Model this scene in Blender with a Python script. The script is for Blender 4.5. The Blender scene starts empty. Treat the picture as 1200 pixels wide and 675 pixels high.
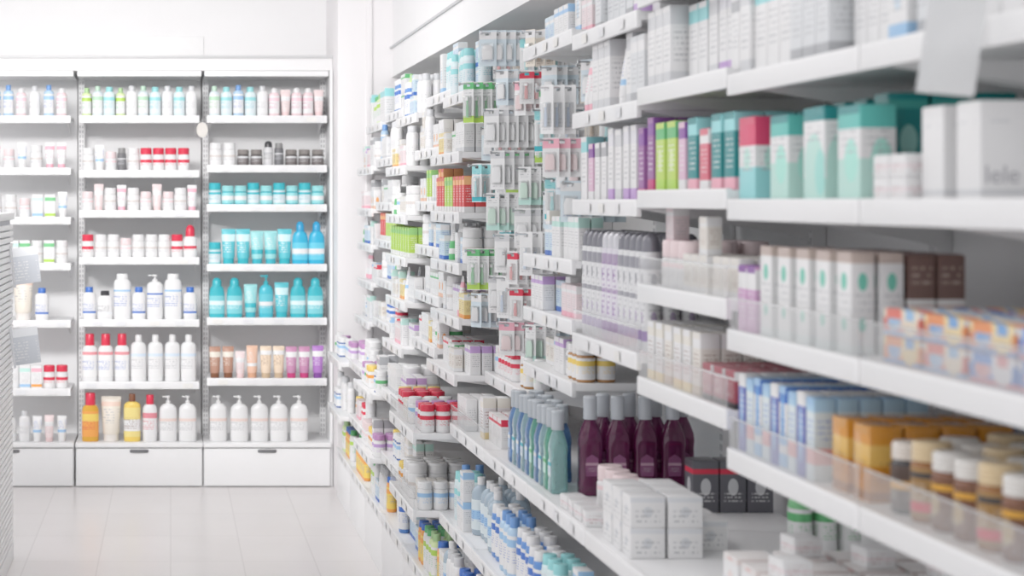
import bpy, bmesh, math, random
from mathutils import Vector
R = random.Random(11)
S = bpy.context.scene
COL = S.collection
S.view_settings.view_transform = 'Standard'
S.view_settings.exposure = 0.27
S.view_settings.gamma = 1.12

# ---------------------------------------------------------------- materials
class NT:
    def __init__(s, m):
        s.t = m.node_tree; s.n = s.t.nodes; s.l = s.t.links
    def math(s, op, a, b=None, c=None):
        nd = s.n.new('ShaderNodeMath'); nd.operation = op
        for i, v in enumerate((a, b, c)):
            if v is None: continue
            if isinstance(v, (int, float)): nd.inputs[i].default_value = v
            else: s.l.new(v, nd.inputs[i])
        return nd.outputs[0]
    def mix(s, f, a, b):
        nd = s.n.new('ShaderNodeMix'); nd.data_type = 'RGBA'
        for i, v in ((0, f), (6, a), (7, b)):
            if isinstance(v, (int, float)): nd.inputs[i].default_value = v
            elif isinstance(v, tuple): nd.inputs[i].default_value = (*v, 1)
            else: s.l.new(v, nd.inputs[i])
        return nd.outputs[2]

MC = {}
def base_mat(name):
    m = bpy.data.materials.new(name); m.use_nodes = True
    t = NT(m); return m, t, t.n['Principled BSDF']

def plain(col, rough=.45, metal=0., noise=.03, scale=30., trans=0.):
    k = ('p', col, rough, metal, noise, trans)
    if k in MC: return MC[k]
    m, t, b = base_mat('paint')
    tc = t.n.new('ShaderNodeTexCoord'); nz = t.n.new('ShaderNodeTexNoise')
    nz.inputs['Scale'].default_value = scale
    t.l.new(tc.outputs['Object'], nz.inputs['Vector'])
    dark = tuple(c * (1 - noise * 2) for c in col)
    t.l.new(t.mix(nz.outputs[0], dark, col), b.inputs['Base Color'])
    b.inputs['Roughness'].default_value = rough
    b.inputs['Metallic'].default_value = metal
    if trans: b.inputs['Transmission Weight'].default_value = trans
    MC[k] = m; return m

def printed(base, bands=(), dots=(), text=None, rough=.4, lines=14):
    """bands: (z_center, half, colour); dots: (u, z, r, colour, aspect); text: (z_center, half, colour)"""
    k = ('pr', base, tuple(bands), tuple(dots), text, rough, lines)
    if k in MC: return MC[k]
    m, t, b = base_mat('printed_card')
    tc = t.n.new('ShaderNodeTexCoord'); sp = t.n.new('ShaderNodeSeparateXYZ')
    t.l.new(tc.outputs['Generated'], sp.inputs[0])
    x, y, z = sp.outputs
    u = t.math('FRACT', t.math('ADD', t.math('MULTIPLY', x, .999), t.math('MULTIPLY', y, .999)))
    c = base
    for zc, hw, col in bands:
        c = t.mix(t.math('COMPARE', z, zc, hw), c, col)
    for d in dots:
        uc, zc, r, col, asp = d
        dx = t.math('SUBTRACT', u, uc); dz = t.math('MULTIPLY', t.math('SUBTRACT', z, zc), asp)
        q = t.math('ADD', t.math('MULTIPLY', dx, dx), t.math('MULTIPLY', dz, dz))
        c = t.mix(t.math('LESS_THAN', q, r * r), c, col)
    if text:
        zc, hw, col = text
        v = t.math('MULTIPLY', z, lines)
        fl = t.math('FLOOR', v); fr = t.math('FRACT', v)
        cb = t.n.new('ShaderNodeCombineXYZ')
        t.l.new(t.math('MULTIPLY', u, 13.), cb.inputs[0]); t.l.new(t.math('MULTIPLY', fl, 7.31), cb.inputs[1])
        nz = t.n.new('ShaderNodeTexNoise'); nz.inputs['Scale'].default_value = 1.
        nz.inputs['Detail'].default_value = 1.
        t.l.new(cb.outputs[0], nz.inputs['Vector'])
        mk = t.math('MULTIPLY', t.math('LESS_THAN', fr, .40), t.math('GREATER_THAN', nz.outputs[0], .50))
        mk = t.math('MULTIPLY', mk, t.math('COMPARE', z, zc, hw))
        mk = t.math('MULTIPLY', mk, t.math('COMPARE', u, .5, .36))
        mk = t.math('MULTIPLY', mk, .72)
        c = t.mix(mk, c, col)
    if isinstance(c, tuple): b.inputs['Base Color'].default_value = (*c, 1)
    else: t.l.new(c, b.inputs['Base Color'])
    b.inputs['Roughness'].default_value = rough
    MC[k] = m; return m

def clear_plastic(tint=(1, 1, 1), op=.16):
    k = ('cl', tint, op)
    if k in MC: return MC[k]
    m = bpy.data.materials.new('clear_acrylic'); m.use_nodes = True
    n, l = m.node_tree.nodes, m.node_tree.links
    n.remove(n['Principled BSDF'])
    tr = n.new('ShaderNodeBsdfTransparent'); tr.inputs[0].default_value = (*tint, 1)
    gl = n.new('ShaderNodeBsdfGlossy'); gl.inputs['Roughness'].default_value = .08
    df = n.new('ShaderNodeBsdfDiffuse'); df.inputs[0].default_value = (.9, .92, .93, 1)
    m1 = n.new('ShaderNodeMixShader'); m1.inputs[0].default_value = .5
    l.new(gl.outputs[0], m1.inputs[1]); l.new(df.outputs[0], m1.inputs[2])
    mx = n.new('ShaderNodeMixShader'); mx.inputs[0].default_value = op
    l.new(tr.outputs[0], mx.inputs[1]); l.new(m1.outputs[0], mx.inputs[2])
    l.new(mx.outputs[0], n['Material Output'].inputs[0])
    MC[k] = m; return m

W = (.87, .872, .88)
WHITE = plain(W, .4, noise=.012)
WHITE2 = plain((.94, .94, .945), .45, noise=.01)
SLOT = plain((.50, .50, .52), .6)
ACR = clear_plastic()
CHROME = plain((.75, .76, .78), .2, metal=1.)

# ---------------------------------------------------------------- mesh helpers
class MB:
    def __init__(s): s.bm = bmesh.new(); s.mats = []
    def mi(s, m):
        if m not in s.mats: s.mats.append(m)
        return s.mats.index(m)
    def box(s, x0, x1, y0, y1, z0, z1, m, bev=0.):
        i = s.mi(m); b = bmesh.new()
        vs = [b.verts.new((x, y, z)) for z in (z0, z1) for y in (y0, y1) for x in (x0, x1)]
        for f in ((0, 2, 3, 1), (4, 5, 7, 6), (0, 1, 5, 4), (2, 6, 7, 3), (0, 4, 6, 2), (1, 3, 7, 5)):
            b.faces.new([vs[k] for k in f])
        if bev:
            bmesh.ops.bevel(b, geom=b.edges[:], offset=bev, segments=2, affect='EDGES', profile=.6)
        s._merge(b, i); return s
    def _merge(s, b, i):
        mp = {}
        for v in b.verts: mp[v] = s.bm.verts.new(v.co)
        for f in b.faces:
            try:
                nf = s.bm.faces.new([mp[v] for v in f.verts]); nf.material_index = i
            except ValueError: pass
        b.free()
    def loft(s, secs, m, seg=20):
        i = s.mi(m); rings = []
        for sec in secs:
            z, rx, ry = sec[:3]; n = sec[3] if len(sec) > 3 else 2.
            cx = sec[4] if len(sec) > 4 else 0.; cy = sec[5] if len(sec) > 5 else 0.
            r = []
            for k in range(seg):
                a = 2 * math.pi * (k + .5) / seg; c, q = math.cos(a), math.sin(a)
                r.append(s.bm.verts.new((cx + rx * math.copysign(abs(c) ** (2 / n), c), cy + ry * math.copysign(abs(q) ** (2 / n), q), z)))
            rings.append(r)
        for a, b in zip(rings, rings[1:]):
            for k in range(seg):
                f = s.bm.faces.new((a[k], a[(k + 1) % seg], b[(k + 1) % seg], b[k])); f.material_index = i
        f = s.bm.faces.new(rings[0][::-1]); f.material_index = i
        f = s.bm.faces.new(rings[-1]); f.material_index = i
        return s
    def prism(s, pts, axis, a0, a1, m):
        i = s.mi(m)
        def mk(p, a): return {'y': (p[0], a, p[1]), 'x': (a, p[0], p[1]), 'z': (p[0], p[1], a)}[axis]
        A = [s.bm.verts.new(mk(p, a0)) for p in pts]; B = [s.bm.verts.new(mk(p, a1)) for p in pts]
        n = len(pts)
        fs = [s.bm.faces.new(A[::-1]), s.bm.faces.new(B)]
        for k in range(n): fs.append(s.bm.faces.new((A[k], A[(k + 1) % n], B[(k + 1) % n], B[k])))
        for f in fs: f.material_index = i
        return s
    def done(s, name, smooth=True):
        bmesh.ops.recalc_face_normals(s.bm, faces=s.bm.faces[:])
        me = bpy.data.meshes.new(name); s.bm.to_mesh(me); s.bm.free()
        for m in s.mats: me.materials.append(m)
        if smooth:
            me.shade_smooth(); me.set_sharp_from_angle(angle=math.radians(38))
        return me

def add(name, mesh, loc=(0, 0, 0), rot=(0, 0, 0), parent=None, **props):
    o = bpy.data.objects.new(name, mesh); COL.objects.link(o)
    o.location = loc; o.rotation_euler = rot
    if parent: o.parent = parent
    for k, v in props.items(): o[k] = v
    return o

class Proto:
    def __init__(s, kind, label, cat, w, d, h, parts):
        s.kind, s.label, s.cat, s.w, s.d, s.h, s.parts = kind, label, cat, w, d, h, parts

COUNT = {}
def place(P, x, y, z, rot=0., group=None, tilt=0.):
    root = add(P.kind, P.parts[0][1], (x, y, z + .0006), (tilt, 0, rot), label=P.label, category=P.cat)
    if group: root['group'] = group
    for nm, me, lab in P.parts[1:]:
        c = add(nm, me, parent=root)
        if lab: c['label'] = lab
    COUNT[P.kind] = COUNT.get(P.kind, 0) + 1
    return root

# ---------------------------------------------------------------- product builders (front = local -Y)
def carton(kind, label, w, d, h, mat, flap=None, window=None):
    e = .0006
    m = MB().box(-w/2, w/2, -d/2, d/2, 0, h, mat, bev=.0012)
    parts = [(kind, m.done(kind), None)]
    if flap:
        f = MB().box(-w/2 + .002, w/2 - .002, -d/2 + .001, d/2 - .004, h - e, h + .0012, flap, bev=.0004)
        f.box(-w/2 + .003, w/2 - .003, -d/2 - .0006, -d/2 + .0004, h - .012, h, flap)
        parts.append(('tuck_flap', f.done('tuck_flap'), None))
    return Proto(kind, label, 'box', w, d, h, parts)

def bottle(kind, label, w, d, h, body, cap, lab=None, style='flip', n=2.2, capw=.5, caph=.16, shoulder=.1, cat='bottle', neck=None, trans=0.):
    rx, ry = w/2, d/2
    hb = h * (1 - caph); hs = h * shoulder
    cr = rx * capw; cry = min(ry, cr)
    s = [(0, rx*.9, ry*.9, n), (.004, rx*.985, ry*.985, n), (h*.03, rx, ry, n), (hb-hs, rx, ry, n)]
    s += [(hb-hs*.6, rx*.93, ry*.95, n), (hb-hs*.25, cr+(rx-cr)*.55, cry+(ry-cry)*.55, n), (hb-hs*.05, cr*1.05, cry*1.0, 2.), (hb, cr*.8, cry*.8, 2.)]
    parts = [(kind, MB().loft(s, body).done(kind), None)]
    c = MB()
    if style == 'flip':
        c.loft([(hb-.001, cr*.98, cry*.98), (hb+.002, cr, cry), (h*.985, cr*.95, cry*.95), (h, cr*.86, cry*.86)], cap)
    elif style == 'dome':
        c.loft([(hb-.001, cr, cry), (hb+(h-hb)*.55, cr*.97, cry*.97), (hb+(h-hb)*.82, cr*.8, cry*.8), (h, cr*.35, cry*.35)], cap)
    elif style == 'screw':
        q = []
        k = 5
        for i in range(k):
            z0 = hb + (h-hb)*i/k
            q += [(z0-.0005 if i == 0 else z0, cr*.96, cry*.96), (z0+(h-hb)/k*.5, cr, cry)]
        q.append((h, cr*.9, cry*.9)); c.loft(q, cap)
    elif style == 'pump':
        t = h - hb
        c.loft([(hb-.001, cr*.9, cr*.9), (hb+t*.3, cr*.9, cr*.9), (hb+t*.33, cr*.35, cr*.35), (hb+t*.7, cr*.3, cr*.3),
                (hb+t*.72, cr*.75, cr*.75), (h, cr*.7, cr*.7)], cap, 14)
        c.box(-cr*2.2, 0, -cr*.28, cr*.28, h-t*.22, h-t*.04, cap, bev=.001)
    parts.append(({'pump': 'pump_head'}.get(style, 'cap'), c.done('cap'), None))
    if lab:
        L = MB(); o = .0007
        z0, z1 = h*.1, hb-hs*1.25
        L.loft([(z0, rx+o, ry+o, n), (z1, rx+o, ry+o, n)], lab)
        parts.append(('label_sleeve', L.done('label_sleeve'), None))
    return Proto(kind, label, cat, w, d, h, parts)

def tube(kind, label, w, h, body, cap, caph=.16, d=None, lab=None):
    r = w/2; d = d or w*.8; q = h*caph
    s = [(q, r*.78, d*.5), (q+h*.03, r*.86, d*.5), (h*.45, r*.9, d*.4), (h*.75, r*.97, d*.22), (h*.94, r, d*.06), (h*.945, r, .0016), (h, r, .0012)]
    parts = [(kind, MB().loft(s, body).done(kind), None)]
    c = MB().loft([(0, r*.72, d*.46), (.002, r*.77, d*.48), (q*.95, r*.77, d*.48), (q+.001, r*.7, d*.44)], cap)
    parts.append(('cap', c.done('cap'), None))
    return Proto(kind, label, 'tube', w, d, h, parts)

def mouthwash(label, w, d, h, liquid, cap, lab):
    rx, ry = w/2, d/2
    s = [(0, rx*.88, ry*.88, 4), (.004, rx, ry, 4), (h*.12, rx, ry, 4.5), (h*.16, rx*.965, ry*.95, 4.5), (h*.46, rx*.94, ry*.92, 4.5),
         (h*.52, rx, ry, 4), (h*.60, rx*.95, ry*.97, 3.2), (h*.69, rx*.70, ry*.78, 2.4), (h*.76, rx*.44, rx*.44, 2), (h*.82, rx*.38, rx*.38, 2)]
    parts = [('mouthwash_bottle', MB().loft(s, liquid, 24).done('mouthwash'), None)]
    c = MB(); q = []
    for i in range(7):
        z = h*.765 + h*.235*i/7
        q += [(z, rx*.54, rx*.54), (z + h*.014, rx*.58, rx*.58)]
    q.append((h, rx*.48, rx*.48)); c.loft(q, cap, 20)
    parts.append(('cap', c.done('cap'), None))
    L = MB().prism([(-rx*.5, h*.20), (rx*.5, h*.20), (rx*.55, h*.28), (rx*.5, h*.38), (0, h*.42), (-rx*.5, h*.38), (-rx*.55, h*.28)], 'y', -ry*.985, -ry*.93, lab)
    parts.append(('front_label', L.done('label'), None))
    return Proto('mouthwash_bottle', label, 'bottle', w, d, h, parts)

def jar(kind, label, w, h, body, cap, lab=None, caph=.3):
    r = w/2; q = h*(1-caph)
    parts = [(kind, MB().loft([(0, r*.9, r*.9), (.003, r, r), (q-.004, r, r), (q, r*.86, r*.86)], body).done(kind), None)]
    c = MB(); s = []
    for i in range(4):
        z = q + (h-q)*i/4.4
        s += [(z, r*.95, r*.95), (z+(h-q)*.1, r*.99, r*.99)]
    s.append((h, r*.9, r*.9)); c.loft(s, cap)
    parts.append(('lid', c.done('lid'), None))
    if lab: parts.append(('label_sleeve', MB().loft([(h*.08, r+.0007, r+.0007), (q*.9, r+.0007, r+.0007)], lab).done('lab'), None))
    return Proto(kind, label, 'jar', w, w, h, parts)

def hang_pack(kind, label, w, h, card, inner, inner_mat, bubble=True):
    """origin at the hang hole so it hangs from the hook; card in xz plane"""
    t = .0012; m = MB(); hw = w*.16; top = .010
    m.box(-w/2, w/2, -t/2, t/2, -h, -.006, card)
    m.box(-w/2, -hw, -t/2, t/2, -.006, .004, card); m.box(hw, w/2, -t/2, t/2, -.006, .004, card)
    m.box(-w/2, w/2, -t/2, t/2, .004, top, card)
    parts = [(kind, m.done(kind, False), None)]
    if bubble:
        bw = w*.36; b = MB()
        b.box(-bw, bw, -.011, -t/2, -h*.86, -h*.3, clear_plastic(op=.25), bev=.003)
        parts.append(('blister_bubble', b.done('bubble'), 'clear plastic blister'))
        i = MB()
        if inner == 'brush':
            i.loft([(-h*.84, .005, .003, 2, 0, -.0055), (-h*.6, .006, .003, 2, 0, -.0055), (-h*.48, .003, .002, 2, 0, -.0055), (-h*.4, .0055, .002, 2, 0, -.0055), (-h*.32, .005, .002, 2, 0, -.0055)], inner_mat, 10)
            i.box(-.0045, .0045, -.0100, -.0055, -h*.41, -h*.325, WHITE)
            parts.append(('toothbrush', i.done('brush'), None))
        else:
            i.loft([(-h*.8, bw*.8, .004, 3, 0, -.0055), (-h*.5, bw*.85, .004, 3, 0, -.0055), (-h*.36, bw*.6, .003, 2, 0, -.0055)], inner_mat, 12)
            parts.append(('blister_contents', i.done('content'), None))
    return Proto(kind, label, 'blister pack', w, .02, h, parts)

# colours
TEAL = (.04, .46, .54); LTEAL = (.30, .68, .70); DTEAL = (.01, .24, .25); RED = (.70, .03, .07); PINK = (.86, .42, .51); MAG = (.58, .05, .20)
BLUE = (.05, .16, .55); LBLUE = (.33, .55, .80); NAVY = (.02, .04, .17); GRN = (.12, .48, .18); LIME = (.44, .68, .10); YEL = (.86, .62, .13)
ORG = (.86, .36, .08); GOLD = (.74, .38, .04); PUR = (.23, .07, .34); LPUR = (.53, .34, .66); BRN = (.21, .08, .04); GRY = (.42, .43, .45); LGRY = (.64, .65, .67)
CW = (.80, .80, .805); CREAM = (.79, .73, .64); PEACH = (.82, .52, .38); BLK = (.035, .035, .04); PALE = (.69, .77, .80); MINT = (.50, .76, .69)

def pl(c, r=.3): return plain(c, r, noise=.01)
def lab(base, acc, txt=GRY, b=((.8, .1),)): return printed(base, tuple((z, h, acc) for z, h in b), (), (.45, .2, txt))

# ---------------------------------------------------------------- ROOM
YB = 9.85; PI = math.pi
def struct(name, m, loc=(0, 0, 0)):
    o = add(name, m, loc); o['kind'] = 'structure'; return o

fm, t, b = base_mat('floor_tile')
tc = t.n.new('ShaderNodeTexCoord'); br = t.n.new('ShaderNodeTexBrick')
t.l.new(tc.outputs['Object'], br.inputs['Vector'])
br.offset = 0.0; br.inputs['Scale'].default_value = 1.; br.inputs['Brick Width'].default_value = .3; br.inputs['Row Height'].default_value = .6
br.inputs['Mortar Size'].default_value = .004; br.inputs['Mortar Smooth'].default_value = .5
br.inputs['Color1'].default_value = (.73, .70, .695, 1); br.inputs['Color2'].default_value = (.71, .68, .675, 1); br.inputs['Mortar'].default_value = (.62, .59, .585, 1)
nz = t.n.new('ShaderNodeTexNoise'); nz.inputs['Scale'].default_value = 3.
nz.inputs['Detail'].default_value = 4.
t.l.new(tc.outputs['Object'], nz.inputs['Vector'])
mr = t.math('MULTIPLY_ADD', nz.outputs[0], .10, .94)
mm = t.n.new('ShaderNodeVectorMath'); mm.operation = 'SCALE'
t.l.new(br.outputs[0], mm.inputs[0]); t.l.new(mr, mm.inputs['Scale'])
t.l.new(mm.outputs[0], b.inputs['Base Color']); b.inputs['Roughness'].default_value = .28
struct('floor', MB().box(-4, 1.6, -1.5, 10.4, -.05, 0, fm).done('floor'))
WALLM = plain((.90, .895, .90), .6, noise=.01, scale=4.)
PIERM = plain((.86, .84, .85), .6, noise=.01, scale=4.)
struct('wall_back', MB().box(-4, 1.6, 10.3, 10.4, 0, 2.9, WALLM).done('wb'))
struct('wall_right', MB().box(1.5, 1.6, -1.5, 10.3, 0, 2.9, WALLM).done('wr'))
struct('ceiling', MB().box(-4, 1.6, -1.5, 10.4, 2.9, 2.95, plain((.9, .9, .9), .7)).done('ce'))
struct('trim_1', MB().box(1.13, 1.5, -1.5, 9.6, 2.13, 2.9, WALLM).done('bulkhead'))
struct('trim_2', MB().box(1.12, 1.13, -1.5, 9.6, 2.275, 2.285, plain((.55, .56, .58), .4)).done('trim'))
struct('trim_3', MB().box(.854, 1.5, 9.6, 10.3, 0, 2.9, PIERM, bev=.006).done('pier'))
struct('trim_4', MB().box(1.0, 1.03, 9.588, 9.6, .0, 2.9, PIERM, bev=.003).done('pierstrip'))
struct('trim_5', MB().box(-3.2, .853, 9.9, 10.3, 2.185, 2.262, WALLM, bev=.003).done('head'))
struct('trim_6', MB().box(-3.2, .853, 9.888, 9.9, 2.25, 2.264, plain((.62, .62, .63), .4), bev=.002).done('headline'))
sb = add('wall_reflection_panel', MB().box(-.34, .18, 10.29, 10.3, 2.28, 2.40, plain((.97, .97, .97), .25), bev=.002).done('sign'),
         label='thin white panel standing in for light reflected on the wall', category='sign')  # reflection of light on the wall, modelled as a thin white slab

# ---------------------------------------------------------------- shelving parts
def slot_upright(h, width=.03, depth=.03):
    m = MB().box(-width/2, width/2, 0, depth, 0, h, WHITE2)
    z = .05
    while z < h - .03:
        for sx in (-.007, .007):
            m.box(sx-.0028, sx+.0028, -.0008, .0, z, z+.016, SLOT)
        z += .026
    return m.done('upright', False)

def price_card(w=.05, h=.022, seed=0):
    acc = [(.80, .80, .81), (.82, .81, .78), (.76, .77, .79)][seed % 3]
    mt = printed(acc, (), (), (.45, .35, (.6, .6, .62)), .5, 5)
    return MB().box(-w/2, w/2, -.0004, 0, -h/2, h/2, mt).done('price_card', False)
PRICE = [price_card(seed=i) for i in range(3)]
RAILM = clear_plastic(op=.05)

BAYW = .66
UP_BACK = slot_upright(2.15, .032)
def shelf_mesh(w, d, lip=.04, th=.02):
    m = MB().box(-w/2, w/2, .010, d, -th, 0, WHITE, bev=.001)
    m.box(-w/2, w/2, 0, .012, -lip, .003, WHITE, bev=.002)
    return m.done('shelf')
def bracket_mesh(d):
    return MB().prism([(0.02, -.021), (d, -.021), (d, -.09), (d-.05, -.075)], 'x', -.002, .002, WHITE2).done('bracket', False)
SB = shelf_mesh(.63, .36, lip=.036)
RB = MB().box(-.3, .3, -.003, -.001, -.034, -.002, RAILM).done('rail', False)
BB = bracket_mesh(.34)
def zpx(y): return 1.5 - (y - 235) / 223.4

def back_bay(xc, tiers, w=.625):
    root = add('shelving_unit', None, (xc, YB, 0), label='white metal wall shelving unit with slotted uprights and base drawer', category='shelf', group='shelving units along the end wall')
    add('back_panel', MB().box(-.33, .33, .40, .42, 0, 2.185, WHITE2).done('bp'), parent=root)
    add('upright', UP_BACK, (-.317, .30, .02), parent=root, label='slotted white upright post')
    if xc > .3:
        add('upright', UP_BACK, (.317, .30, .02), parent=root, label='slotted white upright post')
        add('side_panel', MB().box(.332, .346, .0, .40, 0, 2.185, WHITE, bev=.002).done('side'), parent=root)
    add('top_panel', MB().box(-.327, .327, .04, .40, 2.155, 2.183, WHITE, bev=.002).done('tp'), parent=root)
    for zz in tiers:
        s = add('shelf', SB, (0, 0, zz), parent=root)
        add('price_rail', RB, parent=s, label='clear plastic price rail')
        for i in range(4):
            add('price_card', PRICE[R.randrange(3)], (-.24 + i*.16 + R.uniform(-.03, .03), -.0032, -.018), parent=s)
        for sx in (-.295, .295): add('bracket', BB, (sx, 0, 0), parent=s)
    zt = zpx(521)
    b = add('base_cabinet', MB().box(-.3335, .3335, .0, .40, .0, zt-.012, WHITE, bev=.002).box(-.3335, .3335, -.03, .40, zt-.012, zt+.012, WHITE, bev=.003).done('base'), parent=root)
    dr = add('drawer', MB().box(-.329, .329, -.022, -.001, .006, zt-.018, WHITE, bev=.003).done('drawer'), parent=b)
    add('handle', MB().loft([(0, .045, .004), (.004, .05, .005), (.014, .05, .005), (.017, .045, .004)], plain((.16, .16, .17), .4), 16).done('handle'), (0, -.0245, zt-.040), parent=dr, label='dark recessed finger pull')
    return root
T_mid = [zpx(v) for v in (136, 200, 247, 302, 375, 448)]
T_rt = [zpx(v) for v in (136, 194, 240, 310, 373, 444)]
T_lf = [zpx(v) for v in (136, 197, 255, 309, 376, 456)]
XR = .505; XM = -.165; XL = -.84
back_bay(XM, T_mid); back_bay(XR, T_rt); back_bay(XL, T_lf)
ZD = zpx(521) + .012

def brow(x0, x1, z, items, group, y=YB+.03, rows=1):
    tot = sum(p.w for p in items); gap = max((x1-x0-tot)/len(items), .0015)
    x = x0 + gap/2
    for p in items:
        if x + p.w > x1 + .004: break
        for r in range(rows):
            place(p, x+p.w/2 + R.uniform(-.25, .25)*min(gap, .012), y+p.d/2+r*(p.d+.014)+R.uniform(0, .012), z, R.uniform(-.06, .06) if p.cat != 'box' and r == 0 and gap > .004 else 0, group)
        x += p.w + gap

def lot(label, body, cap, lb, w=.085, d=.05, h=.24, style='flip', **k):
    return bottle('lotion_bottle', label, w, d, h, pl(body), pl(cap), lb, style, **k)
L_white_red = lot('tall white lotion bottle with a red cap', CW, RED, lab(CW, (.75, .25, .3), RED), .075, .05, .245, capw=.55, caph=.2)
L_red2 = lot('white bottle with red shoulders and red cap', CW, RED, lab((.84, .84, .84), (.8, .3, .33), BLUE, ((.92, .06),)), .078, .05, .25, capw=.62, caph=.24)
L_white = lot('plain white lotion bottle with narrow white cap', CW, CW, lab(CW, (.65, .75, .85), GRY, ((.75, .05),)), .08, .05, .245, capw=.45, caph=.15)
L_white_pump = lot('white lotion bottle with a white pump', CW, CW, lab(CW, (.8, .65, .6), GRY, ((.7, .06),)), .092, .055, .24, 'pump', capw=.3, caph=.16, shoulder=.16)
L_orange = lot('orange bath oil bottle with a red cap', GOLD, RED, lab(ORG, YEL, RED, ((.75, .15),)), .088, .05, .255, capw=.6, caph=.25)
L_yellow = lot('yellow bath oil bottle with dark cap', YEL, BRN, lab((.85, .7, .25), CW, BRN, ((.4, .2),)), .088, .05, .25, capw=.4, caph=.16)
T_white_big = tube('lotion_tube', 'large cream coloured squeeze tube', .105, .235, printed(CREAM, ((.8, .06, (.8, .6, .5)),), (), (.5, .2, GRY)), pl((.8, .76, .72)))
B_teal = lot('turquoise shower gel bottle with teal cap', TEAL, TEAL, lab((.20, .62, .68), (.7, .88, .9), (.9, .95, .95), ((.6, .12),)), .082, .05, .21, 'dome', capw=.6, caph=.2, shoulder=.2)
B_teal_pump = lot('turquoise bottle with a pump head', (.06, .5, .62), TEAL, lab((.12, .56, .66), CW, CW, ((.5, .1),)), .075, .05, .225, 'pump', capw=.36, caph=.22, shoulder=.18)
T_teal = tube('lotion_tube', 'turquoise squeeze tube standing on its cap', .075, .185, printed((.10, .54, .62), ((.7, .12, (.6, .85, .88)),), (), (.4, .2, CW)), pl(TEAL))
T_teal2 = tube('lotion_tube', 'pale turquoise squeeze tube standing on its cap', .07, .175, printed(LTEAL, ((.25, .08, TEAL),), (), (.6, .2, CW)), pl((.05, .45, .55)))
B_blue = lot('bright blue sun lotion bottle with blue cap', (.03, .44, .68), (.03, .34, .62), lab((.12, .58, .76), CW, CW, ((.5, .15),)), .085, .05, .225, 'dome', capw=.5, caph=.22, shoulder=.22)
J_teal = jar('cream_jar', 'small turquoise cream jar with white label', .066, .10, pl(TEAL), pl(LTEAL), lab(LTEAL, CW, CW, ((.5, .2),)))
J_teal2 = jar('cream_jar', 'pale turquoise jar with darker lid', .066, .115, pl(LTEAL), pl(TEAL), lab(PALE, TEAL, TEAL))
Tb = [tube('lotion_tube', 'dark brown cosmetic squeeze tube', .06, .165, printed((.45, .24, .17), ((.7, .1, CREAM),), (), (.45, .2, CREAM)), pl(BRN)),
      tube('lotion_tube', 'peach squeeze tube with matching cap', .06, .17, printed(PEACH, ((.3, .06, CW),), (), (.6, .2, CW)), pl((.7, .38, .24))),
      tube('lotion_tube', 'beige squeeze tube with tan cap', .06, .168, printed((.82, .66, .5), ((.75, .08, CW),), (), (.5, .2, BRN)), pl((.6, .45, .3))),
      tube('lotion_tube', 'mauve squeeze tube with purple cap', .06, .165, printed((.55, .25, .42), ((.7, .1, CW),), (), (.45, .2, CW)), pl(MAG)),
      tube('lotion_tube', 'purple squeeze tube with violet cap', .06, .17, printed((.42, .18, .55), ((.7, .1, CW),), (), (.45, .2, CW)), pl(PUR))]
SM = [lot('small clear bottle with pale green cap', PALE, (.50, .7, .56), lab(CW, (.45, .7, .5), GRN), .055, .04, .16, capw=.5),
      lot('small pink bottle with white cap', (.83, .64, .67), CW, lab(CW, (.84, .6, .66), MAG), .055, .04, .15, capw=.6, style='dome'),
      lot('small blue bottle with light blue cap', (.44, .62, .80), (.15, .32, .66), lab(CW, LBLUE, BLUE), .055, .04, .165, capw=.5),
      lot('small white bottle with aqua label', (.68, .82, .84), LTEAL, lab(PALE, LTEAL, TEAL), .06, .04, .155, capw=.6),
      lot('small translucent lime bottle', (.66, .8, .42), (.40, .62, .30), lab(CW, LIME, GRN), .05, .04, .15, capw=.5),
      lot('small white bottle with grey cap', CW, LGRY, lab(CW, (.8, .8, .82), GRY), .058, .04, .16, capw=.55)]
T_small = [tube('lotion_tube', 'small white squeeze tube with pink print', .05, .135, printed(CW, ((.75, .08, PINK),), (), (.45, .2, MAG)), pl(PINK)),
           tube('lotion_tube', 'small white squeeze tube with blue print', .05, .135, printed(CW, ((.3, .06, LBLUE),), (), (.6, .2, BLUE)), pl(CW)),
           tube('lotion_tube', 'small pale pink squeeze tube', .05, .14, printed((.82, .68, .68), ((.6, .1, CW),), (), (.4, .2, GRY)), pl((.8, .6, .6)))]
J_red = jar('cream_jar', 'white jar with red lid', .062, .12, pl(CW), pl(RED), lab(CW, RED, RED, ((.6, .12),)), .28)
J_wh = jar('cream_jar', 'white jar with white lid', .065, .12, pl(CW), pl(CW), lab(CW, (.7, .65, .62), GRY, ((.6, .08),)), .28)
J_pink = jar('cream_jar', 'small white jar with pale pink lid', .06, .10, pl(CW), pl((.83, .68, .69)), lab(CW, (.83, .64, .66), GRY), .35)
J_dark = jar('cream_jar', 'low charcoal jar with silver label', .062, .085, pl((.11, .10, .10)), pl((.24, .22, .21)), lab((.15, .13, .13), LGRY, LGRY), .3)
C_dark = bottle('spray_can', 'dark grey deodorant spray can', .048, .048, .12, pl((.14, .14, .15)), pl((.24, .24, .24)), lab((.14, .14, .15), LGRY, LGRY, ((.7, .04),)), 'flip', capw=.85, caph=.22, shoulder=.06, cat='can')
C_silver = bottle('spray_can', 'silver deodorant spray can with dark cap', .048, .048, .13, pl((.6, .6, .62)), pl(BLK), lab((.62, .62, .63), GRY, BLK, ((.7, .04),)), 'dome', capw=.85, caph=.25, shoulder=.06, cat='can')
L_bluecap = lot('white bottle with dark blue cap', CW, BLUE, lab(CW, BLUE, BLUE, ((.2, .05),)), .07, .045, .17, capw=.6)
L_blackcap = lot('white wide bottle with black cap', CW, BLK, lab(CW, (.8, .82, .85), BLK, ((.2, .05),)), .08, .05, .15, capw=.6)
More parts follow.
